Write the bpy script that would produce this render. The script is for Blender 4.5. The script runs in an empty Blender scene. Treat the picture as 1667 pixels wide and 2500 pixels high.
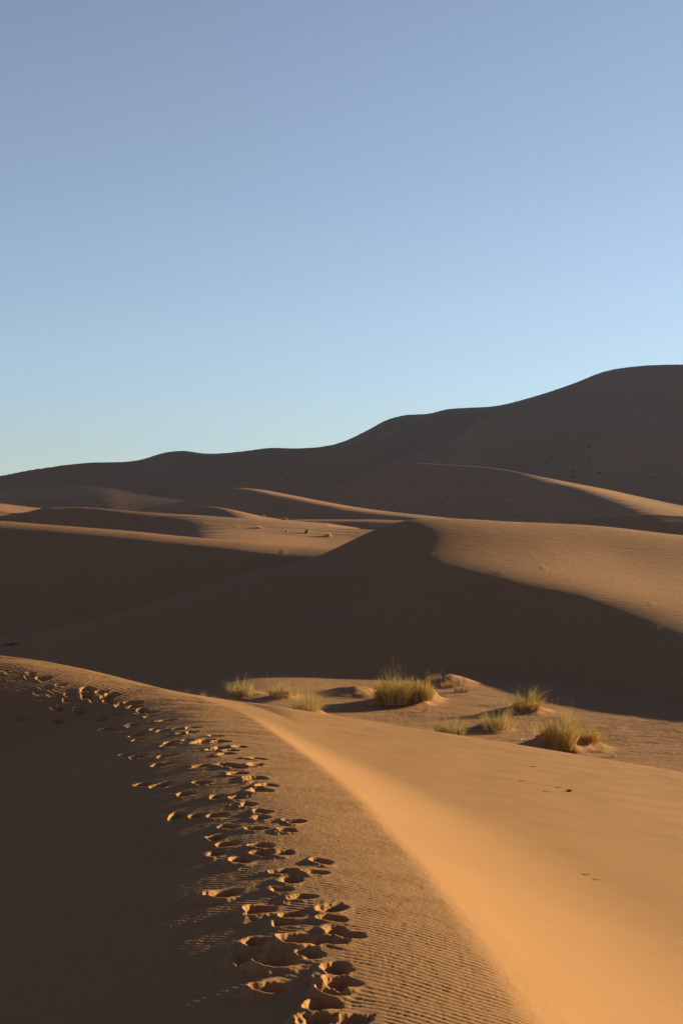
import bpy, math, random, os
import numpy as np
from mathutils import Vector

C = bpy.context.scene.collection
sc = bpy.context.scene
Q = 1.0                                        # mesh density
EYE = 6.0                                      # camera height above the grassy hollow, m
FP = 3472.0                                    # focal length in photo pixels (50 mm, portrait)

# ------------------------------------------------------------------ camera
cam = bpy.data.cameras.new('camera'); camo = bpy.data.objects.new('camera', cam); C.objects.link(camo)
cam.sensor_fit = 'VERTICAL'; cam.sensor_height = 36.0; cam.lens = 50.0
cam.clip_start = 0.1; cam.clip_end = 5000
camo.location = (0, 0, EYE); camo.rotation_euler = (math.radians(90), 0, 0)
sc.camera = camo

# ------------------------------------------------------------------ light
SUN_EL, SUN_AZ = math.radians(9.0), math.radians(60.0)
w = bpy.data.worlds.new('World'); sc.world = w; w.use_nodes = True
nt = w.node_tree; nt.nodes.clear()
out = nt.nodes.new('ShaderNodeOutputWorld'); bg = nt.nodes.new('ShaderNodeBackground')
sky = nt.nodes.new('ShaderNodeTexSky'); sky.sky_type = 'NISHITA'; sky.sun_disc = False
sky.sun_elevation = SUN_EL; sky.sun_rotation = SUN_AZ
sky.altitude = 700; sky.air_density = 0.9; sky.dust_density = 0.2; sky.ozone_density = 3.2
bg.inputs['Strength'].default_value = 0.054
# deep clear-air zenith: the sky darkens above the band the photo shows
tcn = nt.nodes.new('ShaderNodeTexCoord'); sx = nt.nodes.new('ShaderNodeSeparateXYZ'); nt.links.new(tcn.outputs['Generated'], sx.inputs[0])
mrn = nt.nodes.new('ShaderNodeMapRange'); mrn.interpolation_type = 'SMOOTHSTEP'
for k_, v_ in enumerate((.32, .80, 1.0, .40)): mrn.inputs[k_ + 1].default_value = v_
nt.links.new(sx.outputs['Z'], mrn.inputs[0])
tint = nt.nodes.new('ShaderNodeMix'); tint.data_type = 'RGBA'; tint.blend_type = 'MULTIPLY'; tint.inputs[0].default_value = 1
tint.inputs[7].default_value = (.975, .935, .96, 1)
nt.links.new(sky.outputs[0], tint.inputs[6])
dk = nt.nodes.new('ShaderNodeMix'); dk.data_type = 'RGBA'; dk.blend_type = 'MULTIPLY'; dk.inputs[0].default_value = 1
nt.links.new(tint.outputs[2], dk.inputs[6]); nt.links.new(mrn.outputs[0], dk.inputs[7])
hs = nt.nodes.new('ShaderNodeHueSaturation'); hs.inputs['Saturation'].default_value = .66; hs.inputs['Value'].default_value = 1.0
nt.links.new(dk.outputs[2], hs.inputs['Color']); nt.links.new(hs.outputs[0], bg.inputs['Color']); nt.links.new(bg.outputs[0], out.inputs['Surface'])

sd = bpy.data.lights.new('sun', 'SUN'); so = bpy.data.objects.new('sun', sd); C.objects.link(so)
sd.energy = 5.0; sd.angle = math.radians(0.6); sd.color = (1.0, 0.85, 0.43)
sdir = Vector((math.sin(SUN_AZ) * math.cos(SUN_EL), math.cos(SUN_AZ) * math.cos(SUN_EL), math.sin(SUN_EL)))
so.rotation_euler = sdir.to_track_quat('Z', 'Y').to_euler()
so.location = sdir * 100
sc.view_settings.view_transform = 'Standard'; sc.view_settings.look = 'None'
sc.view_settings.exposure = 1.72; sc.view_settings.gamma = 1.0

# ------------------------------------------------------------------ node helpers
def mat(name):
    m = bpy.data.materials.new(name); m.use_nodes = True
    t = m.node_tree; b = t.nodes['Principled BSDF']
    b.inputs['Roughness'].default_value = 0.95
    b.inputs['Specular IOR Level'].default_value = 0.1
    return m, t, b

def sand_material(name, col, col2, fine, near=False):
    m, t, b = mat(name)
    N = t.nodes.new; L = t.links.new
    g = N('ShaderNodeNewGeometry')
    n1 = N('ShaderNodeTexNoise'); n1.inputs['Scale'].default_value = 0.35; n1.inputs['Detail'].default_value = 6
    n2 = N('ShaderNodeTexNoise'); n2.inputs['Scale'].default_value = fine; n2.inputs['Detail'].default_value = 5
    n2.inputs['Roughness'].default_value = 0.75
    L(g.outputs['Position'], n1.inputs['Vector']); L(g.outputs['Position'], n2.inputs['Vector'])
    mx = N('ShaderNodeMix'); mx.data_type = 'RGBA'
    mx.inputs[6].default_value = (*col, 1); mx.inputs[7].default_value = (*col2, 1)
    L(n1.outputs['Fac'], mx.inputs[0])
    mr = N('ShaderNodeMapRange'); mr.inputs[1].default_value = 0.3; mr.inputs[2].default_value = 0.7
    mr.inputs[3].default_value = 0.86; mr.inputs[4].default_value = 1.12
    L(n2.outputs['Fac'], mr.inputs[0])
    ml = N('ShaderNodeMix'); ml.data_type = 'RGBA'; ml.blend_type = 'MULTIPLY'; ml.inputs[0].default_value = 1
    L(mx.outputs[2], ml.inputs[6]); L(mr.outputs[0], ml.inputs[7])
    L(ml.outputs[2], b.inputs['Base Color'])
    bp = N('ShaderNodeBump'); bp.inputs['Strength'].default_value = 0.35; bp.inputs['Distance'].default_value = 0.01 if near else 0.06
    L(n2.outputs['Fac'], bp.inputs['Height'])
    if near: L(bp.outputs[0], b.inputs['Normal'])
    else:                                            # streaky wind relief
        vm = N('ShaderNodeMapping'); vm.inputs['Scale'].default_value = (.35, 1.3, .35); vm.inputs['Rotation'].default_value = (0, 0, -.35)
        n3 = N('ShaderNodeTexNoise'); n3.inputs['Scale'].default_value = fine * .28; n3.inputs['Detail'].default_value = 4
        L(g.outputs['Position'], vm.inputs['Vector']); L(vm.outputs[0], n3.inputs['Vector'])
        b2 = N('ShaderNodeBump'); b2.inputs['Strength'].default_value = .5; b2.inputs['Distance'].default_value = .085 * 9 / fine
        L(n3.outputs['Fac'], b2.inputs['Height']); L(bp.outputs[0], b2.inputs['Normal']); L(b2.outputs[0], b.inputs['Normal'])
    return m

SAND = (0.250, 0.116, 0.051); SAND2 = (0.274, 0.131, 0.059)
m_near = sand_material('sand_rippled', SAND, SAND2, 60.0, True)
m_mid = sand_material('sand_windblown', (.255, .115, .054), (.28, .13, .063), 9.0)
m_far = sand_material('sand_distant', (.255, .115, .056), (.28, .13, .065), 2.0)

# ------------------------------------------------------------------ noise
def _h(ix, iy, seed):
    v = np.sin(ix * 127.1 + iy * 311.7 + seed * 74.7) * 43758.5453
    return v - np.floor(v)
def vnoise(x, y, seed=0):
    ix = np.floor(x); iy = np.floor(y); fx = x - ix; fy = y - iy
    fx = fx * fx * fx * (fx * (fx * 6 - 15) + 10); fy = fy * fy * fy * (fy * (fy * 6 - 15) + 10)
    a = _h(ix, iy, seed); b = _h(ix + 1, iy, seed); c = _h(ix, iy + 1, seed); d = _h(ix + 1, iy + 1, seed)
    return (a + (b - a) * fx + (c - a) * fy + (a - b - c + d) * fx * fy) * 2 - 1
def fbm(x, y, seed=0, oc=4):
    s = 0; a = 1.0; n = 0
    for k in range(oc):
        s = s + a * vnoise(x, y, seed + k * 13); n += a; a *= 0.5; x = x * 2.03 + 5.1; y = y * 2.03 + 1.7
    return s / n
def sstep(a, b, x):
    t = np.clip((x - a) / (b - a), 0, 1); return t * t * (3 - 2 * t)

# ------------------------------------------------------------------ dunes: ground points (bearing, distance, height), some unseen ends shaped to cast shade
# A surface is a thin-plate spline through control points; a point is written (bearing px, dip px, distance m).
class Surf:
    def __init__(self, pts, lam=1e-5, us=1.0, ls=1.0):
        p = np.array(pts, float)
        self.us, self.ls = us, ls
        self.c = np.stack([(p[:, 0] - 833) / FP * us * 4, np.log(p[:, 2]) * ls], 1)
        v = (1250 - p[:, 1]) / FP
        n = len(p)
        d2 = ((self.c[:, None] - self.c[None]) ** 2).sum(-1)
        K = 0.5 * d2 * np.log(d2 + 1e-12) + lam * np.eye(n)
        P = np.c_[np.ones(n), self.c]
        A = np.block([[K, P], [P.T, np.zeros((3, 3))]])
        s = np.linalg.solve(A, np.r_[v, 0, 0, 0])
        self.w, self.a = s[:n], s[n:]
    def __call__(self, u, l):
        x = u * self.us * 4; y = l * self.ls
        t = self.a[0] + self.a[1] * x + self.a[2] * y
        for (cx, cy), wk in zip(self.c, self.w):
            d2 = (x - cx) ** 2 + (y - cy) ** 2
            t = t + wk * 0.5 * d2 * np.log(d2 + 1e-12)
        return t

def curve(xs, ys, q):
    """Catmull-Rom through uneven knots"""
    xs = np.array(xs, float); ys = np.array(ys, float)
    m = np.gradient(ys, xs)
    i = np.clip(np.searchsorted(xs, q) - 1, 0, len(xs) - 2); h = xs[i + 1] - xs[i]
    f = (q - xs[i]) / h; fo = f; f = np.clip(f, 0, 1)
    v = (2*f**3-3*f**2+1)*ys[i] + (f**3-2*f**2+f)*h*m[i] + (-2*f**3+3*f**2)*ys[i+1] + (f**3-f**2)*h*m[i+1]
    return v + np.where(fo < 0, fo * h * m[0], 0) + np.where(fo > 1, (fo - 1) * h * m[-1], 0)
class Ridge:
    """a dune by its crest line and the slope of its flank at given metres before (front) and behind (back) the crest.
    front: {bearing px: [(metres, slope), ...]}"""
    def __init__(self, crest, front, back=((0, 0), (4, .2), (14, .34)), soft=14):
        c = np.array(crest, float); q = np.arange(-1500, 3400, 4.0)
        p = np.clip(q, c[0, 0], c[-1, 0])
        py = curve(c[:, 0], c[:, 1], p); D = curve(c[:, 0], c[:, 2], p)
        k = np.exp(-.5 * (np.arange(-12, 13) * 4.0 / soft) ** 2); k /= k.sum()
        sm = lambda v: np.convolve(np.pad(v, 12, 'edge'), k, 'valid')
        z = sm(-(py - 1250) / FP * D)
        out = np.maximum(c[0, 0] - q, 0) + np.maximum(q - c[-1, 0], 0)
        self.z = z - out / FP * D * .15; self.D = sm(D); self.q = q
        if not isinstance(front, dict): front = {0: front}
        ks = sorted(front); f = np.array([front[k_] for k_ in ks], float)     # n, knots, 2
        self.f = [[np.interp(q, ks, f[:, j, 0]) for j in range(f.shape[1])], [np.interp(q, ks, f[:, j, 1]) for j in range(f.shape[1])]]
        for w_ in (0, 1):
            for j in range(f.shape[1]):
                kk = np.exp(-.5 * (np.arange(-30, 31) * 4.0 / 50) ** 2); kk /= kk.sum()
                self.f[w_][j] = np.convolve(np.pad(self.f[w_][j], 30, 'edge'), kk, 'valid')
        self.b = back
    def __call__(self, u, l):
        D = np.exp(l); px = u * FP + 833
        g = lambda a: np.interp(px, self.q, a)
        zc = g(self.z); d = g(self.D) - D
        def drop(x, ds, ss):
            tot = 0
            for j in range(len(ds)):
                d0 = ds[j]; s0 = ss[j]
                if j + 1 < len(ds):
                    L_ = np.maximum(ds[j + 1] - d0, 1e-3); y = np.clip(x - d0, 0, L_)
                    tot = tot + s0 * y + (ss[j + 1] - s0) * y * y / (2 * L_)
                else: tot = tot + s0 * np.maximum(x - d0, 0)
            return tot
        fd = [g(a) for a in self.f[0]]; fs = [g(a) for a in self.f[1]]
        z = zc - drop(np.maximum(d, 0), fd, fs) - drop(np.maximum(-d, 0), [b_[0] for b_ in self.b], [b_[1] for b_ in self.b])
        return z / D

#  foreground dune: its brink runs from under the camera away and bends left into the skyline
brink = [(1900, 3600, 5.4), (1420, 2700, 7.8), (1300, 2500, 9.2), (1180, 2320, 10.9), (1060, 2160, 13.3), (960, 2040, 15.8), (880, 1956, 18), (800, 1885, 20.5), (710, 1817, 24),
         (640, 1770, 27.5), (560, 1727, 30.6), (480, 1701, 32), (400, 1681, 32.8), (300, 1655, 33.6), (200, 1631, 34.3), (100, 1612, 35), (0, 1600, 35.6), (-150, 1590, 36.6), (-400, 1585, 38.4), (-800, 1590, 41)]
def brink_curve():
    b = np.array(brink, float); bx = (b[:, 0] - 833) / FP * b[:, 2]; by = b[:, 2]; bz = -(b[:, 1] - 1250) / FP * b[:, 2]
    s_ = np.r_[0, np.cumsum(np.hypot(np.diff(bx), np.diff(by)))]
    q = np.linspace(0, s_[-1], 500)
    k = np.exp(-.5 * (np.arange(-15, 16) / 6.) ** 2); k /= k.sum()
    sm = lambda v: np.convolve(np.r_[2*v[0]-v[15:0:-1], v, 2*v[-1]-v[-2:-17:-1]], k, 'valid')
    return q, sm(curve(s_, bx, q)), sm(curve(s_, by, q)), sm(curve(s_, bz, q))
BQ, BX, BY, BZ = brink_curve()
def brink_dist(x, y):
    """signed distance to the brink (positive on the slip-face side), arc length and brink height of the nearest point"""
    shp = x.shape; x = x.ravel(); y = y.ravel()
    d = np.empty(len(x)); sp = np.empty(len(x)); zb = np.empty(len(x))
    x0, y0, x1, y1 = BX[:-1], BY[:-1], BX[1:], BY[1:]; ex, ey = x1 - x0, y1 - y0; ll = ex * ex + ey * ey
    for i in range(0, len(x), 20000):
        px_ = x[i:i+20000, None]; py_ = y[i:i+20000, None]
        f = np.clip(((px_ - x0) * ex + (py_ - y0) * ey) / ll, 0, 1)
        dx = px_ - x0 - f * ex; dy = py_ - y0 - f * ey; q = dx * dx + dy * dy
        j = q.argmin(1); r = np.arange(len(j)); fj = f[r, j]
        sg = np.sign(ex[j] * dy[r, j] - ey[j] * dx[r, j])          # left of travel is +
        d[i:i+20000] = -sg * np.sqrt(q[r, j])
        sp[i:i+20000] = BQ[j] + fj * (BQ[j + 1] - BQ[j]); zb[i:i+20000] = BZ[j] + fj * (BZ[j + 1] - BZ[j])
    return d.reshape(shp), sp.reshape(shp), zb.reshape(shp)
def prof(x, ds, ss):
    tot = 0
    for j in range(len(ds)):
        if j + 1 < len(ds):
            L_ = ds[j + 1] - ds[j]; y = np.clip(x - ds[j], 0, L_); tot = tot + ss[j] * y + (ss[j + 1] - ss[j]) * y * y / (2 * L_)
        else: tot = tot + ss[j] * np.maximum(x - ds[j], 0)
    return tot

#  hollow with the grass
G = [(-600, 1713, 60), (-500, 1900, 42), (0, 1713, 60), (0, 1806, 50), (0, 1900, 42), (300, 1735, 56), (300, 1790, 50), (300, 1880, 42), (430, 1745, 50), (430, 1690, 57),
     (590, 1697, 50), (580, 1800, 41), (850, 1698, 50), (850, 1785, 41), (1140, 1700, 50), (1140, 1808, 40), (1400, 1724, 48), (1400, 1833, 39), (1667, 1738, 47), (1667, 1846, 38.5),
     (2300, 1742, 47), (2300, 1855, 38), (0, 1640, 75), (600, 1600, 70), (1140, 1590, 68), (1667, 1600, 68), (2300, 1600, 68),
     (0, 1930, 36), (560, 1850, 36), (1140, 1855, 36), (1667, 1885, 36)]
#  big middle dune
Cc = [(-300, 1585, 76), (0, 1552, 73.5), (100, 1541, 73), (200, 1521, 72), (300, 1492, 71), (420, 1458, 73), (530, 1420, 75), (680, 1375, 78), (820, 1335, 81),
      (870, 1309, 82), (920, 1287, 83), (965, 1273, 83.6), (1000, 1269, 84.4), (1040, 1268, 85), (1200, 1272, 86), (1400, 1280, 87), (1530, 1292, 87), (1667, 1311, 87), (2000, 1328, 87), (2400, 1340, 87)]
Cz = [((px - 833) / FP * D, D, -(py - 1250) / FP * D) for px, py, D in Cc]
Cw = Cz + [(x, y + 3, z - .5) for x, y, z in Cz] + [(x, y + 10, z - 3.0) for x, y, z in Cz] + [
    (9, 78, -1.60), (6.5, 78, -1.52), (4.6, 78, -1.58), (2.6, 78, -1.86), (.6, 78, -2.32), (-1.5, 78, -2.9), (15, 78, -2.25), (25, 78, -3.0), (35, 78, -3.6),
    (9.5, 71, -2.70), (7.4, 71, -2.60), (5.9, 71, -2.66), (4.2, 71, -2.92), (2, 71, -3.42), (15, 71, -3.35), (25, 71, -4.2), (35, 71, -4.9),
    (8.1, 67, -3.2), (12, 67, -3.5), (20, 67, -4.25), (30, 67, -5.1),
    (11.1, 64, -3.85), (15, 64, -4.2), (24, 64, -5.0), (13.6, 61.5, -4.55), (18, 61.5, -4.85), (26, 61.5, -5.4), (17, 56, -4.7), (24, 53, -5.0), (33, 49, -5.4),  # unseen off-frame end, extended and raised to cast shadow into the hollow
    (5.5, 57, -6.7), (8, 57, -6.65), (10.5, 53.5, -6.55), (13, 49.5, -6.6), (16, 45, -6.65), (20, 41.5, -6.7), (27, 38.5, -6.8),
    (7.5, 63, -4.9), (10.3, 60, -5.4), (13, 55, -5.3), (15.5, 51, -5.4), (20, 46.5, -5.5), (27, 43, -5.7),
    (3.6, 62, -4.7), (3.4, 58, -6.3),
    (-.3, 69, -4.6), (-.3, 61, -5.6), (-.3, 56, -6.75), (-5.8, 67, -5.0), (-5.3, 58, -7.0),
    (-11, 66, -6.0), (-10, 59, -7.4), (-16, 67, -7.0), (-16, 60, -7.8), (-25, 66, -8.0)]
class SurfXY(Surf):
    def __init__(self, pts, lam):
        p = np.array(pts, float); self.c = p[:, :2] / 20; n = len(p); self.ls = self.us = 1
        d2 = ((self.c[:, None] - self.c[None]) ** 2).sum(-1)
        K = 0.5 * d2 * np.log(d2 + 1e-12) + lam * np.eye(n); P = np.c_[np.ones(n), self.c]
        s_ = np.linalg.solve(np.block([[K, P], [P.T, np.zeros((3, 3))]]), np.r_[p[:, 2], 0, 0, 0])
        self.w, self.a = s_[:n], s_[n:]
    def __call__(self, u, l):
        D = np.exp(l)
        return Surf.__call__(self, np.clip(u, -.45, .45) * D / 80, D / 20) / D
Cd = SurfXY(Cw, .01)
#  left dune
Lc = [(-500, 1262, 112), (-200, 1268, 110), (0, 1275, 108), (150, 1285, 106), (300, 1298, 104), (500, 1316, 101), (700, 1331, 98), (820, 1337, 96), (1000, 1350, 94), (1300, 1390, 94)]
Ld = Ridge(Lc, {0: [(0, .05), (3, .2), (6, .45), (16, .5), (26, .3)], 350: [(0, .03), (3.5, .18), (7, .45), (16, .48), (26, .28)], 650: [(0, .02), (5, .15), (8, .4), (16, .42), (26, .25)]})
Mc = [(-300, 1240, 150), (0, 1246, 148), (45, 1254, 147), (100, 1243, 145), (160, 1241, 145), (320, 1248, 143), (532, 1262, 140), (691, 1275, 137), (834, 1287, 134), (1000, 1300, 130), (1400, 1330, 130)]
Md = Ridge(Mc, {250: [(0, .2), (2, .4), (7, .4), (14, .15), (30, .05)], 480: [(0, .05), (4, .1), (8, .1), (14, .06), (30, .05)]})
Nd = Ridge([(-300, 1212, 180), (0, 1229, 172), (101, 1242, 168), (300, 1260, 165)], [(0, .05), (5, .05), (14, .05)])
Od = Ridge([(300, 1262, 200), (400, 1250, 200), (450, 1242, 200), (515, 1236, 200), (560, 1243, 197), (640, 1262, 193), (710, 1272, 190), (800, 1280, 190)],
           {500: [(0, .2), (3, .35), (15, .3)], 560: [(0, .02), (3, .04), (15, .05)]})
Pd = Ridge([(-100, 1300, 262), (430, 1228, 260), (500, 1212, 255), (540, 1196, 252), (575, 1192, 250), (620, 1195, 248), (700, 1210, 245), (800, 1228, 240), (930, 1250, 235), (1050, 1263, 230), (1300, 1290, 230)],
           {540: [(0, .1), (4, .35), (12, .45), (30, .3)], 620: [(0, .02), (6, .1), (12, .55), (30, .4)]})
Qd = Ridge([(600, 1285, 215), (700, 1273, 215), (850, 1270, 213), (950, 1273, 212), (1060, 1278, 210), (1200, 1290, 210)], [(0, .03), (3, .15), (6, .45), (16, .3)])
Wd = Ridge([(900, 1286, 150), (1000, 1281, 150), (1200, 1276, 150), (1365, 1271, 150), (1498, 1260, 150), (1578, 1256, 150), (1667, 1260, 150), (2300, 1290, 150)], [(0, .3), (3, .42), (14, .45), (24, .3)])
Rd = Ridge([(-400, 1180, 300), (0, 1192, 300), (100, 1189, 300), (200, 1187, 300), (260, 1190, 298), (330, 1203, 295), (400, 1217, 290), (480, 1225, 285), (600, 1240, 285)],
           [(0, .1), (10, .22), (20, .3), (40, .25)])
Td = Ridge([(350, 1225, 335), (500, 1190, 330), (590, 1178, 330), (640, 1164, 330), (700, 1163, 330), (834, 1174, 325), (950, 1195, 320), (1100, 1220, 320)], [(0, .55), (6, .45), (12, .7), (22, .6), (32, .35), (50, .3)], back=((0, .1), (3, .3), (30, .3)))
Sd = Ridge([(800, 1195, 300), (850, 1180, 300), (900, 1160, 300), (960, 1136, 300), (1000, 1131, 300), (1100, 1134, 298), (1200, 1142, 295), (1300, 1160, 290), (1400, 1180, 285), (1550, 1210, 280), (1667, 1232, 275), (2300, 1330, 270)],
           {1230: [(0, .5), (7, .42), (16, .72), (40, .45)], 1330: [(0, .02), (8, .1), (18, .6), (40, .42)], 1600: [(0, .02), (20, .12), (34, .2), (60, .3)]})
U1 = Ridge([(850, 1160, 430), (900, 1135, 425), (993, 1105, 420), (1056, 1084, 420), (1125, 1057, 420), (1178, 1025, 420), (1232, 1019, 420), (1312, 1023, 420), (1400, 1015, 420), (1470, 1010, 420), (1667, 1010, 425), (2000, 940, 460), (2300, 900, 490), (2600, 1000, 490)],  # unseen right end raised as a sun blocker for this ridge
           [(0, .2), (14, .24), (26, .78), (50, .65), (70, .35), (110, .3)], back=((0, .1), (3, .3), (30, .3)))
U2 = Ridge([(1150, 1160, 365), (1200, 1150, 362), (1300, 1134, 360), (1365, 1119, 360), (1471, 1073, 360), (1546, 1034, 360), (1600, 1035, 360), (1667, 1027, 360), (1850, 1040, 360), (2300, 1150, 360)],
           [(0, .36), (8, .36), (18, .8), (38, .65), (56, .36), (90, .36)], back=((0, .1), (3, .3), (30, .3)))
Vd = Ridge([(-500, 1195, 520), (-200, 1180, 520), (0, 1165, 520), (50, 1167, 520), (120, 1150, 520), (200, 1138, 520), (350, 1127, 520), (400, 1112, 520), (440, 1107, 520), (500, 1109, 525), (600, 1101, 530),
            (660, 1094, 535), (720, 1095, 540), (834, 1079, 545), (900, 1048, 550), (940, 1026, 555), (980, 1014, 560), (1050, 1008, 565), (1090, 998, 570), (1130, 995, 572), (1210, 990, 580), (1300, 968, 590), (1400, 935, 600),
            (1470, 908, 605), (1560, 894, 610), (1620, 891, 612), (1667, 890, 616), (1800, 872, 650), (2000, 790, 700), (2222, 690, 740), (2500, 650, 760), (2800, 850, 760), (3200, 1000, 760)],  # high dune right of frame: unseen, added to cast shade over the mountain
           [(0, .16), (14, .2), (34, .8), (80, .65), (120, .35), (170, .3)], back=((0, .1), (3, .3), (30, .3)), soft=6)
V2 = Ridge([(0, 1180, 440), (150, 1163, 440), (260, 1160, 440), (400, 1163, 440), (600, 1176, 440), (800, 1200, 440)], [(0, .16), (10, .2), (20, .65), (36, .55), (50, .3), (90, .3)], back=((0, .1), (3, .3), (30, .3)))
V3 = Ridge([(700, 1130, 480), (860, 1098, 480), (1000, 1052, 480), (1100, 1042, 480), (1200, 1040, 480), (1400, 1040, 480)], [(0, .2), (10, .24), (20, .78), (40, .65), (60, .35), (90, .36)], back=((0, .1), (3, .3), (30, .3)))
U3 = Ridge([(1300, 1035, 450), (1350, 1018, 450), (1450, 1006, 450), (1530, 1008, 450), (1667, 1006, 450), (2300, 1010, 450)], [(0, .2), (10, .24), (20, .78), (40, .65), (60, .35), (90, .36)], back=((0, .1), (3, .3), (30, .3)))

#           surface, nearest, farthest distance it is used over, blend softness (tan units)
DUNES = [(Surf(G), 33, 60, 0), (Cd, 39, 97, .0006), (Ld, 75, 130, .0010), (Md, 100, 182, .0008),
         (Nd, 145, 215, .0004), (Od, 172, 235, .0004), (Pd, 198, 300, .0005), (Qd, 188, 246, .0003),
         (Wd, 116, 180, .0005), (Rd, 240, 340, .0010), (Td, 260, 380, .0012), (Sd, 220, 345, .0010),
         (V3, 400, 530, .0009), (U3, 360, 500, .0008), (U1, 315, 540, .0009), (U2, 280, 420, .0007), (Vd, 335, 980, .001), (V2, 380, 505, .0008)]

def smax(a, b, k):
    if np.isscalar(k) and k <= 0: return np.maximum(a, b)
    h = np.clip(0.5 + 0.5 * (a - b) / k, 0, 1)
    return b + (a - b) * h + k * h * (1 - h)

def terrain_t(u, D):
    """height / distance of the bare dunes at bearing u and distance D (arrays, rows share a distance)"""
    l = np.log(D)
    floor = -9.0 / D
    t = floor * 1.0
    for S, d0, d1, k in DUNES:
        l0, l1 = math.log(d0), math.log(d1)
        rows = np.where((l[:, 0] > l0 - .12) & (l[:, 0] < l1 + .25))[0]
        if not len(rows): continue
        r0, r1 = rows[0], rows[-1] + 1
        ll = l[r0:r1]; uu = u[r0:r1]
        lc = np.clip(ll, l0, l1)
        v = S(uu, lc)
        v = v - 6.0 * (ll - lc) ** 2 - np.where(ll > l1, .5, 0) * (ll - l1)
        t[r0:r1] = smax(t[r0:r1], v, k)
    return t

# ------------------------------------------------------------------ polar ground grid
def spaced(a, b, step):
    n = max(2, int(math.ceil((b - a) / step)) + 1); return np.linspace(a, b, n)
du = 0.00038 / Q
th_in = np.arctan(spaced(-0.25, 0.25, du))
lo, hi = th_in[0], th_in[-1]
def outer(start, end, step0):
    v = [start]; s = step0
    sg = 1 if end > start else -1
    while (end - v[-1]) * sg > 0: v.append(v[-1] + sg * s); s = min(s * 1.12, 0.03)
    v[-1] = end; return v
TH = np.array(outer(lo, -math.radians(115), .001)[::-1] + list(th_in[1:-1]) + outer(hi, math.radians(115), .001))
LR = np.concatenate([[math.log(x) for x in (0.5, 1, 2, 3, 4, 5, 6)],
                     np.arange(math.log(7), math.log(8.8), .006 / Q), np.arange(math.log(8.8), math.log(37), .00105 / Q),
                     np.arange(math.log(37), math.log(56), .0022 / Q), np.arange(math.log(56), math.log(130), .0045 / Q),
                     np.arange(math.log(130), math.log(640), .0022 / Q), np.linspace(math.log(641), math.log(1500), 20)])
TT, LL = np.meshgrid(TH, LR)
lim = 0.30
tc = np.clip(TT, -lim, lim)
ueff = np.tan(tc) + np.sign(TT) * 0.30 * (1 - np.exp(-np.abs(TT - tc) / 0.30))
fac = np.cos(tc)
RR = np.exp(LL)
X = RR * np.sin(TT); Y = RR * np.cos(TT)
DD = RR * fac                                   # for |bearing| small this is Y exactly
# rows of the control functions must share a distance: work on a (u, D) grid and read the polar grid off it
def cub(T, il, iu):                             # Catmull-Rom in both directions
    i0 = np.floor(il).astype(int); f = il - i0; j0 = np.floor(iu).astype(int); g = iu - j0
    def wts(f): return (-.5*f+f*f-.5*f**3, 1-2.5*f*f+1.5*f**3, .5*f+2*f*f-1.5*f**3, -.5*f*f+.5*f**3)
    wf, wg = wts(f), wts(g); R = 0
    for a in range(4):
        ia = np.clip(i0 - 1 + a, 0, T.shape[0] - 1); S_ = 0
        for b in range(4):
            S_ = S_ + wg[b] * T[ia, np.clip(j0 - 1 + b, 0, T.shape[1] - 1)]
        R = R + wf[a] * S_
    return R
lnD = np.log(DD)
UU = np.concatenate([np.arange(-.64, -.26, .005), np.arange(-.26, .26, .0009), np.arange(.26, .65, .005)])
LV = np.concatenate([np.arange(math.log(6.5), math.log(42), .006), np.arange(math.log(42), math.log(135), .0035), np.arange(math.log(135), math.log(1100), .003)])
gu, gl = np.meshgrid(UU, LV)
Ttab = terrain_t(gu, np.exp(gl))
iu = np.interp(ueff, UU, np.arange(len(UU))); il = np.interp(np.clip(lnD, math.log(6.6), math.log(1050)), LV, np.arange(len(LV)))
Z = cub(Ttab, il, iu) * np.clip(DD, 7, 1050)
# foreground dune on the rows nearer than 48 m, worked out on true ground coordinates
rn = int(np.searchsorted(LR, math.log(48)))
xs_ = np.clip(X[:rn], -30, 30)
gx = np.concatenate([np.arange(-31, -11, .25), np.arange(-11, 10, .05), np.arange(10, 31.5, .25)]); gy = np.concatenate([np.arange(-26, 5, 1.0), np.arange(5, 50, .06)])
mgx, mgy = np.meshgrid(gx, gy)
tb = brink_dist(mgx, mgy)
ix = np.interp(xs_, gx, np.arange(len(gx))); iy = np.interp(np.clip(Y[:rn], -25, 49), gy, np.arange(len(gy)))
BD, BS, BZB = [cub(t_, iy, ix) for t_ in tb]
BDn = BD + .035 * fbm(X[:rn] * .5, Y[:rn] * .5, 91, 3)
tw = np.interp(BS, [0, 6, 14, 24, 34, 50], [1.6, 1.65, 1.9, 2.0, 1.6, 1.35])          # metres from brink to where the flank tips out of the sun
dl = np.maximum(-BD, -1.0) / tw
und = .008 * fbm(X[:rn] / 1.7, Y[:rn] / 2.6, 17, 3)
z_left = BZB - tw * prof(dl + 1, [0, 1, 1.5, 2, 2.7, 3.6, 5.5, 9], [-.19, -.15, -.05, .13, .24, .34, .22, .0]) + tw * (-.17)
z_left = z_left + und * sstep(0, 1.5, -BD)
z_gold = BZB - prof(np.maximum(BDn, -1) + 1, [0, 1.0, 1.12, 1.5, 4], [.36, .42, .47, .5, .5]) + .39
Xp, Yp = X[:rn], Y[:rn]
z_plat = -4.36 - .165 * (Xp - 2) - .033 * (Yp - 15.8) - .010 * np.maximum(-Xp, 0) - .48 * np.logaddexp(0, (Yp - 32.6) / .35) * .35 + .03 * fbm(Xp / 5, Yp / 7, 23, 2)
z_right = smax(z_gold, z_plat, .14 + .42 * (1 - sstep(18, 29, Yp)))
ZA = -smax(-z_left, -z_right, .035)
far_cut = 3.0 * np.maximum(BD - 0, 0) * 0
Z[:rn] = np.where(DD[:rn] < 30, ZA, np.maximum(Z[:rn], ZA))
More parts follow.
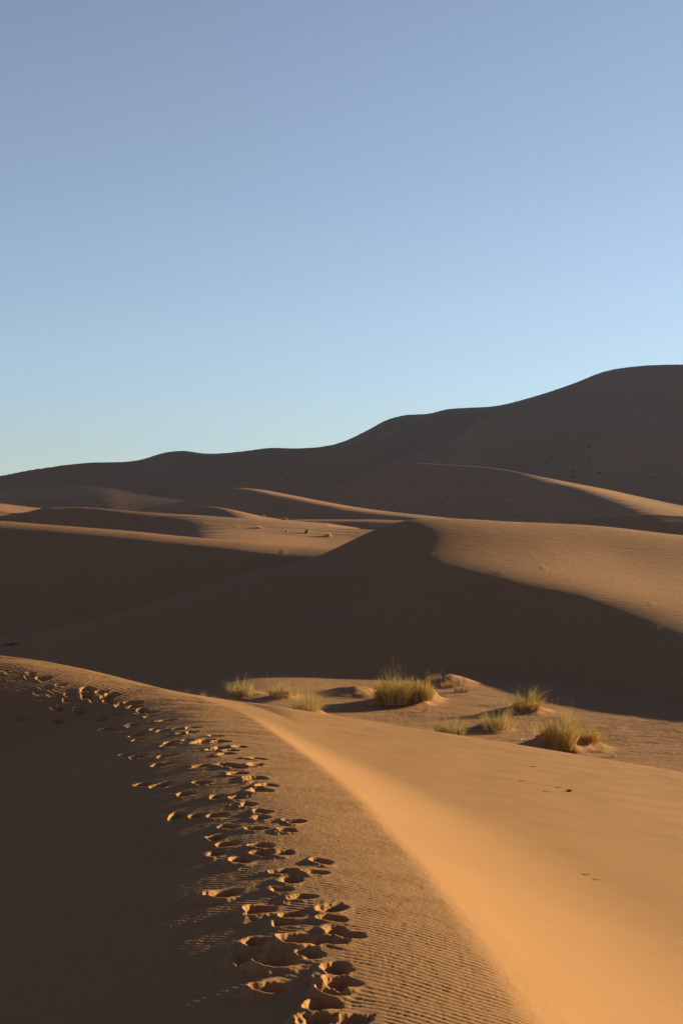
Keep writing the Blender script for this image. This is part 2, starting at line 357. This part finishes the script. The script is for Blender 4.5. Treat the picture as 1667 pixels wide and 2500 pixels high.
# far ground: settle to a plain
far = sstep(950, 1300, DD); Z = Z * (1 - far) + (-10.0) * far
side = sstep(.75, 1.4, np.abs(TT)); Z = Z * (1 - side) + (-8.0 + 2.0 * np.exp(-(RR - 60).clip(0) / 60)) * side

np_state = (TH, LR)
XX, YY = X, Y
def zat(px, D, _t=None):
    """ground height (camera = 0) at bearing px, distance D"""
    u = (px - 833) / FP
    th = math.atan(u); r = D / math.cos(th)
    j = np.searchsorted(TH, th) - 1; i = np.searchsorted(LR, math.log(r)) - 1
    a = (th - TH[j]) / (TH[j + 1] - TH[j]); b = (math.log(r) - LR[i]) / (LR[i + 1] - LR[i])
    return ((1 - a) * (1 - b) * Z[i, j] + a * (1 - b) * Z[i, j + 1] + (1 - a) * b * Z[i + 1, j] + a * b * Z[i + 1, j + 1])
def locate(px, py, d0=7, d1=42):
    """nearest ground point seen at (px, py) between two distances"""
    th = math.atan((px - 833) / FP); j = int(np.argmin(np.abs(TH - th)))
    col = Z[:, j] / Y[:, j]; t = (1250 - py) / FP
    ok = np.where((Y[:, j] > d0) & (Y[:, j] < d1) & (col >= t))[0]
    if not len(ok): return None
    i = ok[0]; return Y[i, j]

# scattered clods and wind-bared lumps on the middle dunes
r0, r1 = int(np.searchsorted(LR, math.log(40))), int(np.searchsorted(LR, math.log(135)))
xx, yy = X[r0:r1], Y[r0:r1]
cl = np.maximum(vnoise(xx * 1.3, yy * .8, 301) - .78, 0) * np.maximum(vnoise(xx * .22, yy * .15, 305) + .25, 0) * (np.abs(TT[r0:r1]) < .3)
Z[r0:r1] += cl * .16 * sstep(44, 56, yy)
# folds of the far sand mountain
r0 = int(np.searchsorted(LR, math.log(330))); xx, yy = X[r0:], Y[r0:]
fo = fbm(xx / 60 + yy / 150, yy / 42, 401, 2)
Z[r0:] += (1 - np.abs(fo) * 2.6).clip(-.4) * 3.2 * sstep(380, 440, yy) * (1 - sstep(500, 535, yy))
# low undulations
Z += 0.0014 * RR * fbm(X / (3 + RR * .07), Y / (3 + RR * .07), 3, 2) * sstep(34, 60, RR) * (1 - .7 * sstep(260, 420, RR))

HAZE = 0.00008
#SPLIT-DETAIL
# ------------------------------------------------------------------ grass places (bearing px, dip px of the foot) and their sand mounds
#        px    py   height  width  kind      (sizes in px)
TUFTS = [
 (592, 1696, 42, 62, 'dense', 'green topped grass tuft nearest the crest of the footprint dune'),
 (694, 1698, 42, 70, 'dense', 'wide low grass tuft between the crest side tuft and the biggest tuft'),
 (748, 1745, 78, 60, 'airy', 'pale feathery grass tuft standing against the foreground dune edge, left of the biggest tuft'),
 (958, 1716, 78, 78, 'big', 'biggest and darkest grass tuft of the hollow, green topped, on a sand mound'),
 (1026, 1708, 60, 52, 'big', 'golden rounded tuft grown against the right side of the biggest tuft'),
 (915, 1722, 36, 30, 'wisp', 'thin brown tuft in the shade left of the biggest tuft'),
 (1056, 1664, 22, 46, 'brush', 'reddish dry brush of short stems just behind the biggest tuft'),
 (1092, 1678, 24, 36, 'brush', 'reddish dry brush, middle of the row leading right from the biggest tuft'),
 (1124, 1690, 22, 36, 'brush', 'pale dry brush ending the row that leads right from the biggest tuft'),
 (1286, 1735, 58, 50, 'dense', 'orange grass tuft with bright green tips at the shadow edge on the right'),
 (1228, 1722, 42, 40, 'wisp', 'few tall loose stalks left of the green tipped orange tuft'),
 (1214, 1780, 58, 66, 'airy', 'wide airy tan bush of bare stems in the middle of the right group'),
 (1100, 1792, 52, 62, 'airy', 'pale grey green sparse grass tuft at the foreground dune edge, centre of the hollow'),
 (1366, 1826, 100, 58, 'big', 'tallest golden grass tuft rising over the foreground dune edge on the right'),
 (1318, 1800, 46, 36, 'wisp', 'small brown tuft in the shade left of the tallest golden tuft'),
 (1434, 1812, 48, 42, 'dense', 'round golden tuft right of the tallest golden tuft'),
 (1470, 1838, 46, 26, 'wisp', 'narrow straw tuft right of the round golden tuft'),
 (1497, 1850, 26, 10, 'wisp', 'tiny straw wisp, rightmost grass of the hollow'),
 (498, 1706, 26, 20, 'wisp', 'small green wisp low behind the crest of the footprint dune'),
 (528, 1716, 30, 26, 'wisp', 'loose green wisp where the crest of the footprint dune ends'),
 (464, 1694, 20, 14, 'wisp', 'tiny green wisp, leftmost blades peeping over the footprint dune'),
 (560, 1712, 26, 30, 'wisp', 'spreading thin wisp in front of the left green topped tuft'),
 (806, 1732, 34, 50, 'wisp', 'scattered thin grass stalks between the feathery tuft and the biggest tuft'),
 (1380, 1752, 34, 26, 'wisp', 'few green stalks standing on the shadow edge behind the tallest golden tuft'),
]
MOUNDS = [(975, 1722, 62, .42), (1040, 1715, 34, .26), (745, 1752, 40, .25), (592, 1702, 34, .18), (694, 1706, 40, .2), (1286, 1742, 44, .26), (1214, 1786, 40, .2),
          (1375, 1835, 52, .4), (1436, 1828, 44, .28), (1100, 1672, 56, .22), (860, 1700, 70, .22), (1340, 1822, 36, .22)]
def locate2(px, py, d0, d1):
    D = locate(px, py, d0, d1)
    return D
m_d = []
for px, py, wpx, h in MOUNDS:
    D = locate(px, py, 38.5, 60) or 41.0
    wm = wpx / FP * D * .9; x0 = (px - 833) / FP * D; y0 = D + .4
    m_d.append((x0, y0, wm, h))
r0, r1 = int(np.searchsorted(LR, math.log(36))), int(np.searchsorted(LR, math.log(66)))
xx, yy = X[r0:r1], Y[r0:r1]
for x0, y0, wm, h in m_d:
    wx = xx + .25 * fbm(xx * 1.2, yy * 1.2, 44, 2); wy = yy + .3 * fbm(xx * 1.1, yy * 1.1, 47, 2)
    q = ((wx - x0) / wm) ** 2 + ((wy - y0) / (wm * 1.2)) ** 2
    Z[r0:r1] += 1.35 * h * np.exp(-q * 1.1) * (1 + .3 * fbm(xx * 2, yy * 2, 9, 3))
ho = sstep(36, 38, DD[r0:r1]) * (1 - sstep(58, 66, DD[r0:r1])) * sstep(-.35, -.05, -np.abs(ueff[r0:r1]) )
Z[r0:r1] += .03 * fbm(xx / 1.3, yy / 1.3, 31, 4) * sstep(38, 41, yy) * (1 - sstep(50, 58, yy))
pos = {}
def ground_at(px, py, d0=38.0, d1=62.0):
    D = locate(px, py, d0, d1)
    if D is None: D = d0 + 1.5
    return (px - 833) / FP * D, D, zat(px, D)

# ------------------------------------------------------------------ wind ripples (real relief)
rr1 = int(np.searchsorted(LR, math.log(46)))
xx, yy = X[:rr1], Y[:rr1]
inview = (np.abs(TT[:rr1]) < .30)
wob = .30 * fbm(xx * .55, yy * .35, 61, 3) + .05 * fbm(xx * 2.2, yy * 2.2, 62, 2)
gold = sstep(-.2, 1.2, BD[:rr1])
yl = yy + .72 * xx + wob * .5 + .12 * np.maximum(xx - 1, 0) * gold
yl = np.maximum(yl, 2)
lam0, lamk = .072, .00011
ph = 2 * np.pi * np.arctan(yl * math.sqrt(lamk / lam0)) / math.sqrt(lamk * lam0)
ph = ph + 2.6 * fbm(xx * 2.2, yy * 1.3, 66, 3)
lamv = lam0 + lamk * (yl - .3 * xx) ** 2
rip = np.sin(ph) + .28 * np.sin(2 * ph + .9)
amp = lamv / (2 * np.pi) * (.125 + .055 * sstep(18, 28, yy))
amp = amp * (.55 + .75 * np.clip(.5 + fbm(xx * 1.6, yy * 3.2, 70, 3), 0, 1.2))
W = np.interp(BS[:rr1], [0, 8, 20, 26, 30], [2.6, 2.4, 1.6, .8, .4])
onface = sstep(-.06, .05, BDn[:rr1]) * (1 - sstep(.55, 1.25, BD[:rr1] / W))
amp = amp * (1 - onface * .97) * np.where(BD[:rr1] > 0, .62, 1.0)
amp = amp * (1 + .35 * sstep(2.6, 4.0, -BD[:rr1])) * inview * sstep(6.5, 8, RR[:rr1])
amp = amp * (1 + .5 * sstep(35, 38, yy))
ripple = rip * amp
grain = .0010 * vnoise(xx * 45, yy * 34, 80) + .0020 * fbm(xx * 13, yy * 8, 81, 2)
ripple = ripple + grain * inview * (1 - .75 * sstep(0, .4, BD[:rr1]) * (yy < 36))

# ------------------------------------------------------------------ footprints (px, py, width px)
Z6 = [(310,92,130),(520,95,90),(765,75,80),(765,105,80),(740,165,110),(940,122,85),(905,170,85),(590,155,90),(510,215,80),(560,250,80),(520,300,120),(770,255,100),(775,300,110),(870,300,60),
      (650,345,150),(890,400,120),(930,450,105),(1085,345,90),(1070,405,80),(560,530,180),(870,500,110),(990,540,80),(750,620,190),(925,640,120),(900,685,110),(1150,600,115),(1160,660,95),
      (1165,725,90),(960,780,200),(740,785,90),(1260,750,90),(1120,780,110),(850,890,220),(1030,850,60),(680,890,90),(1170,925,125),(815,1050,220),(1190,1010,150),(1155,1065,160),(1100,1140,160),
      (1080,1220,190),(1260,1220,110)]
Z5 = [(35,165,80),(20,190,60),(140,160,50),(175,180,50),(20,225,40),(80,225,40),(245,213,75),(190,245,70),(335,248,60),(215,285,70),(295,300,60),(480,275,80),(480,300,60),(585,318,90),
      (600,340,60),(530,330,60),(375,330,60),(345,360,70),(455,385,80),(725,350,95),(740,372,60),(790,403,100),(820,425,60),(600,425,80),(560,445,90),(740,465,90),(930,445,85),(600,490,90),
      (660,500,50),(985,493,95),(900,500,90),(1050,510,45),(1195,530,75),(1210,560,75),(770,550,90),(940,565,80),(1040,553,90),(1100,565,45),(1270,610,90),(1165,605,80),(1240,630,70),(920,640,90),
      (700,630,90),(765,642,70),(1410,655,75),(1400,685,80),(880,690,110),(1100,695,100),(1250,687,80),(1305,703,70),(1300,738,100),(800,793,110),(890,803,90),(1405,765,110),(1455,803,70),
      (1420,832,90),(1105,785,80),(1020,850,120),(1185,865,100),(1300,870,80),(1360,905,90),(1440,945,80),(150,425,90),(340,440,90),(1080,970,80),(1190,965,90)]
FEET = [(300 + a / 2.24, 1950 + b / 2.24, w_ / 2.24) for a, b, w_ in Z6] + [(a / 2.24, 1560 + b / 2.24, w_ / 2.24) for a, b, w_ in Z5]
rng = random.Random(5)
Zb = Z[:rr1].copy(); dent = np.zeros_like(Zb); berm = np.zeros_like(Zb); stir = np.zeros_like(Zb); smooth_m = np.ones_like(Zb)
spots = []
FEET += [(px + rng.uniform(-34, 34), py + rng.uniform(-11, 11), w_ * rng.uniform(.7, 1.0)) for px, py, w_ in FEET[len(Z6):len(Z6) + 42] if rng.random() < .7]
for n_, (px, py, wpx) in enumerate(FEET):
    D = locate(px, py, 7.3, 37)
    if D is None: continue
    wm = wpx / FP * D * .5 * .98
    spots.append((px, D, wm, n_ < len(Z6) and wpx > 60))
for k_, (px, D, a, big) in enumerate(spots):
    a = max(.11 if D < 18 else .14, min(a, .30)); b_ = a * rng.uniform(1.1, 1.5)
    cx, cy = (px - 833) / FP * D, D
    i0 = max(0, int(np.searchsorted(LR, math.log(cy - 3.2 * b_))) - 2); i1 = min(rr1, int(np.searchsorted(LR, math.log(cy + 3.2 * b_))) + 2)
    t0, t1 = math.atan2(cx - 3.6 * a, cy), math.atan2(cx + 3.6 * a, cy)
    j0, j1 = int(np.searchsorted(TH, t0)), int(np.searchsorted(TH, t1))
    if j1 - j0 < 3 or i1 - i0 < 3: continue
    x_, y_ = X[i0:i1, j0:j1] - cx, Y[i0:i1, j0:j1] - cy
    rot = rng.uniform(-.5, .5); sh = rng.random() * 50
    nx = fbm(x_ / a * .75 + sh, y_ / b_ * .75, k_, 2) + .22 * fbm(x_ / a * 3.1, y_ / b_ * 3.1 + sh, k_ + 5, 2)
    xr = x_ * math.cos(rot) + y_ * math.sin(rot); yr = -x_ * math.sin(rot) + y_ * math.cos(rot)
    rad = np.sqrt((xr / a) ** 2 + (yr / b_) ** 2) * (1 + .34 * nx) + .08 * nx
    depth = (.15 if big else .15) * rng.uniform(.8, 1.15) * min(1, a / .16)
    prof_ = (1 - sstep(.30, 1.06, rad))
    dent[i0:i1, j0:j1] = np.maximum(dent[i0:i1, j0:j1], depth * prof_ * (1 + .16 * fbm(x_ * 12 + sh, y_ * 12, 3, 3)))
    side_ = np.clip(.45 - .65 * x_ / np.maximum(np.hypot(x_, y_), 1e-4) - .25 * y_ / np.maximum(np.hypot(x_, y_), 1e-4), .05, 1.2)
    bump_ = np.exp(-((rad - 1.18) / np.where(rad < 1.18, .16, .42)) ** 2) * (.055 if big else .026) * side_ * (1 - .5 * sstep(16, 26, D)) * (1 + .35 * fbm(x_ * 5 + sh, y_ * 5, 7, 2)) * min(1, a / .14)
    berm[i0:i1, j0:j1] = np.maximum(berm[i0:i1, j0:j1], bump_)
    stir[i0:i1, j0:j1] = np.maximum(stir[i0:i1, j0:j1], np.exp(-(rad / 1.7) ** 2) * (1.0 if big else .5))
    smooth_m[i0:i1, j0:j1] = np.minimum(smooth_m[i0:i1, j0:j1], sstep(.95, 1.7, rad) * .85 + .15)
    if big and a < .2:                                    # sole pattern pressed into the fresher prints
        dent[i0:i1, j0:j1] += .009 * prof_ * (np.sin(yr / .014 + 1.5 * np.cos(xr / .05)) > .2) * (rad < .8)
Z[:rr1] = Zb + stir * .016 * fbm(xx * 3.2, yy * 2.4, 55, 2) + ripple * smooth_m - dent + berm * (1 - sstep(0, .05, dent))

# ------------------------------------------------------------------ build the ground objects
def grid_mesh(name, i0, i1, m, smooth=True):
    x, y, z = X[i0:i1], Y[i0:i1], Z[i0:i1] + EYE
    h, wd = x.shape
    me = bpy.data.meshes.new(name)
    co = np.stack([x, y, z], -1).reshape(-1, 3).astype(np.float32)
    me.vertices.add(len(co)); me.vertices.foreach_set('co', co.ravel())
    idx = np.arange(h * wd).reshape(h, wd)
    q = np.stack([idx[:-1, :-1], idx[:-1, 1:], idx[1:, 1:], idx[1:, :-1]], -1).reshape(-1, 4).astype(np.int32)
    n = len(q)
    me.loops.add(n * 4); me.loops.foreach_set('vertex_index', q.ravel())
    me.polygons.add(n); me.polygons.foreach_set('loop_start', np.arange(0, n * 4, 4, dtype=np.int32))
    me.polygons.foreach_set('use_smooth', np.ones(n, bool))
    me.update(); me.validate()
    me.materials.append(m)
    o = bpy.data.objects.new(name, me); C.objects.link(o); o['kind'] = 'structure'
    return o
def row(r): return int(np.searchsorted(LR, math.log(r)))
c1, c2 = row(36.0), row(122)
grid_mesh('sand_dune', 0, c1 + 1, m_near)
grid_mesh('ground', c1, c2 + 1, m_mid)
grid_mesh('hills', c2, len(LR), m_far)

# ------------------------------------------------------------------ thin desert haze
hx0, hy0, hz0, hx1, hy1, hz1 = -1600, -800, float(Z.min()) + EYE - 1.5, 1600, 1600, float(Z.max()) + EYE + 12
hv = [(x, y, z) for x in (hx0, hx1) for y in (hy0, hy1) for z in (hz0, hz1)]
hm = bpy.data.meshes.new('haze'); hm.from_pydata(hv, [], [(0,1,3,2), (4,6,7,5), (0,4,5,1), (2,3,7,6), (0,2,6,4), (1,5,7,3)])
ho_ = bpy.data.objects.new('haze', hm); C.objects.link(ho_); ho_['kind'] = 'stuff'
hmt = bpy.data.materials.new('haze'); hmt.use_nodes = True; t = hmt.node_tree; t.nodes.clear()
pv = t.nodes.new('ShaderNodeVolumePrincipled'); pv.inputs['Density'].default_value = HAZE; pv.inputs['Color'].default_value = (.28, .5, 1, 1); pv.inputs['Anisotropy'].default_value = 0.2
mo = t.nodes.new('ShaderNodeOutputMaterial'); t.links.new(pv.outputs[0], mo.inputs['Volume']); hm.materials.append(hmt)

# ------------------------------------------------------------------ plants
def plant_mat(name, c1, c2, trans=.25):
    m = bpy.data.materials.new(name); m.use_nodes = True; t = m.node_tree; b = t.nodes['Principled BSDF']
    b.inputs['Roughness'].default_value = .7; b.inputs['Specular IOR Level'].default_value = .2
    g = t.nodes.new('ShaderNodeNewGeometry'); mx = t.nodes.new('ShaderNodeMix'); mx.data_type = 'RGBA'
    mx.inputs[6].default_value = (*c1, 1); mx.inputs[7].default_value = (*c2, 1)
    t.links.new(g.outputs['Random Per Island'], mx.inputs[0]); t.links.new(mx.outputs[2], b.inputs['Base Color'])
    tr = t.nodes.new('ShaderNodeBsdfTranslucent'); t.links.new(mx.outputs[2], tr.inputs['Color'])
    ms = t.nodes.new('ShaderNodeMixShader'); ms.inputs[0].default_value = trans
    t.links.new(b.outputs[0], ms.inputs[1]); t.links.new(tr.outputs[0], ms.inputs[2]); t.links.new(ms.outputs[0], t.nodes['Material Output'].inputs['Surface'])
    return m
m_straw = plant_mat('dry_grass', (.58, .35, .10), (.24, .12, .03))
m_pale = plant_mat('pale_grass', (.58, .41, .17), (.26, .16, .055))
m_green = plant_mat('green_grass', (.23, .22, .07), (.42, .31, .12))
m_red = plant_mat('reddish_brush', (.42, .24, .11), (.26, .14, .06))
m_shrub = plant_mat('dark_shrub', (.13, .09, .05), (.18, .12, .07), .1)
m_wood = plant_mat('bleached_wood', (.45, .38, .27), (.38, .31, .2), 0)
m_twig = plant_mat('dark_twig', (.10, .06, .03), (.16, .10, .05), 0)

def blades(rng, n, R, h, wd, lean, h0=0.0, droop=.25, hv=.35, rise=0.0):
    """tapering bent blades growing in small bunches; returns verts, faces"""
    V, F = [], []
    nb = max(5, int(n / 16)); bunch = []; sp = .12 if n > 150 else .3
    for _ in range(nb):
        a = rng.uniform(0, 2 * math.pi); r = R * math.sqrt(rng.random()) * (1 if n > 150 else .7)
        bunch.append((r * math.cos(a), r * math.sin(a), rng.uniform(.45, 1.1), a, r, rng.uniform(.3, 1.9)))
    for _ in range(n):
        bx, by, bh, a, r, bl = rng.choice(bunch)
        x, y = bx + rng.gauss(0, R * sp), by + rng.gauss(0, R * sp)
        H = h * bh * (1 - hv * rng.random()) * (1 - .25 * (r / max(R, 1e-3)) ** 2)
        la = a + rng.gauss(0, .6); le = lean * bl * rng.uniform(.3, 1.2) * (.3 + r / max(R, 1e-3))
        fa = rng.gauss(0, .6); w1 = wd * rng.uniform(.6, 1.3); wx, wy = math.cos(fa) * w1 * .5, math.sin(fa) * w1 * .5
        b = len(V); z0 = h0 * H
        for k in range(4):
            f = k / 3
            s_ = le * H * (f + droop * f * f * 2)
            px_, py_ = x + math.cos(la) * s_, y + math.sin(la) * s_
            z = z0 + (H - z0) * f * (1 - droop * .35 * f * f * le * 2)
            if h0 > 0: px_ += math.cos(la) * le * z0 * .6; py_ += math.sin(la) * le * z0 * .6
            tw_ = (1 - f * .85)
            V.append((px_ - wx * tw_, py_ - wy * tw_, z)); V.append((px_ + wx * tw_, py_ + wy * tw_, z))
        for k in range(3): F.append((b + 2*k, b + 2*k + 1, b + 2*k + 3, b + 2*k + 2))
    return V, F
def mesh_obj(name, V, F, m, parent=None):
    me = bpy.data.meshes.new(name); me.from_pydata(V, [], F); me.materials.append(m)
    o = bpy.data.objects.new(name, me); C.objects.link(o)
    if parent: o.parent = parent
    return o
def thing(name, label, cat, loc, group=None):
    o = bpy.data.objects.new(name, None); C.objects.link(o); o.location = loc; o.empty_display_size = .2
    o['label'] = label; o['category'] = cat
    if group: o['group'] = group
    return o
def stalks(rng, n, R, h, wd, lean):
    """thin stems each with a small seed head"""
    V, F = blades(rng, n, R, h, wd, lean, 0, .2, .3)
    for k in range(n):
        tip = Vector(V[k * 8 + 6]); low = Vector(V[k * 8 + 4]); d = (tip - low).normalized()
        for j in range(4):
            p = tip - d * (j * .02); e = Vector((rng.uniform(-1, 1), rng.uniform(-1, 1), 1)).normalized() * .035
            b = len(V); V += [tuple(p), tuple(p + e * .6 + Vector((.006, 0, 0))), tuple(p + e)]; F.append((b, b + 1, b + 2))
    return V, F

for k, (px, py, hp, wp, kind, label) in enumerate(TUFTS):
    rng = random.Random(100 + k)
    x, y, z = ground_at(px, py)
    s_ = y / FP; h = hp * s_ * 1.12; R = wp * s_ * .6
    t = thing({'brush': 'dry_brush', 'airy': 'grass_bush', 'wisp': 'grass_wisp'}.get(kind, 'grass_tuft'), label, {'brush': 'brush', 'airy': 'bush'}.get(kind, 'grass'), (x, y, z + EYE - .03), 'desert grass in the hollow')
    if kind == 'big':
        mesh_obj('dry_blades', *blades(rng, 1150, R * .8, h * .84, .018, .30, hv=.5), m_straw, t)
        mesh_obj('green_blades', *blades(rng, 240, R * .75, h * .98, .011, .26, .6, hv=.3), m_green, t)
        mesh_obj('seed_stalk', *stalks(rng, 30, R * .8, h * 1.3, .009, .3), m_pale, t)
    elif kind == 'dense':
        mesh_obj('dry_blades', *blades(rng, 560, R * .85, h * .8, .016, .34, hv=.5), m_straw if px > 1200 else m_pale, t)
        mesh_obj('green_blades', *blades(rng, 170, R * .8, h * 1.0, .010, .32, .55, hv=.4), m_green, t)
        mesh_obj('seed_stalk', *stalks(rng, 22, R * .9, h * 1.35, .006, .3), m_pale, t)
    elif kind == 'airy':
        mesh_obj('dry_blades', *blades(rng, 420, R * .85, h * 1.05, .011, .45, hv=.5), m_pale, t)
        mesh_obj('green_blades', *blades(rng, 60, R * .5, h * 1.1, .008, .35, .3, hv=.4), m_green, t)
        mesh_obj('seed_stalk', *stalks(rng, 26, R * .7, h * 1.25, .008, .5), m_pale, t)
    elif kind == 'brush':
        mesh_obj('dry_stems', *blades(rng, 240, R * .9, h, .016, .18, hv=.45, droop=.1), m_red, t)
        mesh_obj('seed_stalk', *stalks(rng, 5, R * .7, h * 1.5, .006, .2), m_pale, t)
    else:
        mesh_obj('dry_blades', *blades(rng, 40, R * .9, h * .8, .009, .4, hv=.6), m_pale, t)
        mesh_obj('green_blades', *blades(rng, 22, R * .8, h, .008, .4, 0, hv=.5), m_green, t)

# ------------------------------------------------------------------ far shrubs
FAR = [ # px, py, h px, w px, dist range, lit?, label
 (749, 1303, 17, 17, (106, 142), 1, 'bright green round shrub throwing the longest shadow in the sunlit far hollow'),
 (631, 1291, 9, 26, (106, 142), 1, 'low pale shrub left of the round shrub, at the head of a long thin shadow'),
 (699, 1299, 9, 9, (106, 142), 1, 'small yellowish shrub just left of the round green shrub'),
 (800, 1311, 14, 30, (106, 142), 1, 'wide straw coloured shrub, rightmost in the sunlit far hollow'),
 (577, 1287, 5, 14, (106, 142), 1, 'tiny flat shrub, leftmost in the sunlit far hollow'),
 (1170, 1254, 12, 26, (150, 262), 1, 'rusty clump catching the sun just above the crest of the big middle dune'),
 (643, 1261, 7, 14, (150, 262), 1, 'small rusty shrub on the thin sunlit crest far behind the hollow'),
 (695, 1269, 8, 24, (150, 262), 1, 'wider rusty shrub where the thin sunlit crest dips away'),
 (34, 1574, 14, 70, (55, 80), 0, 'low dark shrub in the shade above the skyline of the footprint dune, left edge'),
 (608, 1129, 4, 14, (280, 600), 0, ''), (688, 1159, 4, 14, (280, 600), 0, ''), (988, 1066, 5, 10, (280, 600), 0, ''), (1223, 1107, 5, 10, (280, 600), 0, ''),
 (1436, 1092, 8, 16, (230, 600), 0, ''), (1333, 1134, 7, 14, (230, 600), 0, ''), (1369, 1139, 5, 14, (230, 600), 0, ''), (1396, 1152, 7, 20, (230, 600), 0, ''),
 (1437, 1131, 5, 18, (230, 600), 0, ''), (1463, 1160, 7, 17, (230, 600), 0, ''), (1398, 1166, 8, 24, (230, 600), 0, ''), (1587, 1172, 9, 12, (230, 600), 0, ''),
 (1482, 988, 6, 9, (340, 620), 0, ''), (1470, 996, 5, 10, (340, 620), 0, ''), (1285, 1013, 5, 9, (340, 620), 0, ''), (1610, 979, 5, 11, (340, 620), 0, ''),
 (1091, 1217, 6, 14, (160, 320), 0, ''), (1238, 1214, 8, 16, (160, 320), 0, ''), (1010, 1179, 5, 10, (200, 400), 0, ''), (1257, 1263, 6, 14, (120, 320), 0, ''),
 (285, 1222, 4, 14, (200, 340), 0, ''), (320, 1232, 5, 18, (200, 340), 0, ''), (242, 1224, 4, 14, (200, 340), 0, ''),
]
def shrub(rng, R, H):
    V, F = [], []
    for _ in range(150):
        a = rng.uniform(0, 2 * math.pi); e = rng.uniform(.15, 1.4); L_ = rng.uniform(.5, 1.0)
        d = Vector((math.cos(a) * math.cos(e) * R, math.sin(a) * math.cos(e) * R, math.sin(e) * H)) * L_
        o_ = Vector((rng.uniform(-.3, .3) * R, rng.uniform(-.3, .3) * R, 0))
        n_ = Vector((rng.uniform(-1, 1), rng.uniform(-1, 1), rng.uniform(-1, 1))).normalized() * H * .07
        b = len(V); V += [tuple(o_ - n_), tuple(o_ + n_), tuple(o_ + d * .6 + n_ * 1.3), tuple(o_ + d), tuple(o_ + d * .6 - n_ * 1.3)]; F.append((b, b + 1, b + 2, b + 3, b + 4))
    return V, F
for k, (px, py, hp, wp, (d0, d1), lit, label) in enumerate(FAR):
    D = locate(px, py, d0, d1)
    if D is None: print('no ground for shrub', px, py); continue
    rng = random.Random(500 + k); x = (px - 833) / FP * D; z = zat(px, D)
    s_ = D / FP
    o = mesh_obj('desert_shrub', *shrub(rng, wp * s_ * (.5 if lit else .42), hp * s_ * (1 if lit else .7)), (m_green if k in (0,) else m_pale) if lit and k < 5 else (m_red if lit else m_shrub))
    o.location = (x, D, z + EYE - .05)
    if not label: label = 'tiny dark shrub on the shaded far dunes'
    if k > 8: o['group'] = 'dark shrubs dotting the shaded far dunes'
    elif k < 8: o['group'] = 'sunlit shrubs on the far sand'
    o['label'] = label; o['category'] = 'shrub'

# ------------------------------------------------------------------ twigs and bits of dry matter
def twig(name, pts, r, m, loc, label, cat, group=None):
    V, F = [], []
    for chain in pts:
        n = len(chain)
        for i, p in enumerate(chain):
            p = Vector(p); d = (Vector(chain[min(i + 1, n - 1)]) - Vector(chain[max(i - 1, 0)])).normalized()
            u_ = d.cross(Vector((0, 0, 1))); u_ = u_.normalized() if u_.length > .01 else Vector((1, 0, 0)); v_ = d.cross(u_)
            rr = r * (1 - .75 * i / (n - 1))
            for j in range(5):
                a = j * 2 * math.pi / 5; V.append(tuple(p + (u_ * math.cos(a) + v_ * math.sin(a)) * rr))
        b = len(V) - 5 * n
        for i in range(n - 1):
            for j in range(5): F.append((b + i*5 + j, b + i*5 + (j+1) % 5, b + (i+1)*5 + (j+1) % 5, b + (i+1)*5 + j))
        F.append(tuple(b + j for j in range(5))); F.append(tuple(b + (n-1)*5 + j for j in range(4, -1, -1)))
    o = mesh_obj(name, V, F, m); o.location = loc; o['label'] = label; o['category'] = cat
    if group: o['group'] = group
    for p in o.data.polygons: p.use_smooth = True
    return o
x, y, z = ground_at(1043, 1738)
twig('dead_branch', [[(-.25, -.2, .0), (-.1, -.08, .05), (.0, .0, .09), (.16, .1, .13), (.32, .2, .12)], [(0, 0, .09), (.06, -.06, .03), (.08, -.1, -.02)]], .022, m_wood, (x, y, z + EYE),
     'bleached forked branch lying on the sand below the biggest tuft', 'branch')
x, y, z = ground_at(1262, 1746)
twig('dead_branch', [[(-.25, -.05, .02), (-.1, .0, .08), (.05, -.03, .03), (.28, .03, .06)], [(-.1, 0, .08), (-.18, .05, .2)]], .018, m_wood, (x, y, z + EYE),
     'pale crooked branch at the foot of the orange green tipped tuft', 'branch')
x, y, z = ground_at(1282, 1806)
twig('dead_branch', [[(-.14, -.05, .0), (-.05, .0, .12), (.05, .02, .08), (.16, -.03, .16)], [(-.05, 0, .12), (-.1, .03, .22)]], .014, m_wood, (x, y, z + EYE),
     'small white twig in the shade left of the tallest golden tuft', 'twig')
BITS = [(1388, 1933, .10, 'dark clump of dried plants half buried on the golden dune face'),
        (1272, 1908, .06, 'thin dark twig lying left of the buried clump'), (1298, 1873, .08, 'long thin twig above and left of the buried clump'),
        (1330, 1934, .06, 'short dark twig just left of the buried clump, in a drift of sand'), (1428, 2136, .07, 'small dark twig in the lower right rippled sand with a lee streak'),
        (1452, 2148, .05, 'tiniest twig beside the lower right one'), (1362, 1923, .03, 'tiny chip directly left above the buried clump')]
for k, (px, py, L_, label) in enumerate(BITS):
    D = locate(px, py, 8, 33)
    if D is None: continue
    rng = random.Random(900 + k); x = (px - 833) / FP * D; z = zat(px, D)
    if k == 0:
        V, F = shrub(rng, .07, .06); o = mesh_obj('dry_clump', V, F, m_twig); o.location = (x, D, z + EYE + .0); o['label'] = label; o['category'] = 'clump'
    else:
        ch = [[(-L_ * 1.3, L_ * .9, -.004), (-L_ * .6, L_ * .35, .008), (0, 0, .006), (L_ * .7, -L_ * .3, .012), (L_ * 1.4, -L_ * .8, -.004)]]
        if L_ > .05: ch.append([(0, 0, .006), (L_ * .4, L_ * .1, .014), (L_ * .8, -L_ * .05, .01)])
        twig('twig', ch, .0045, m_twig, (x, D, z + EYE), label, 'twig', 'twigs on the golden dune face')
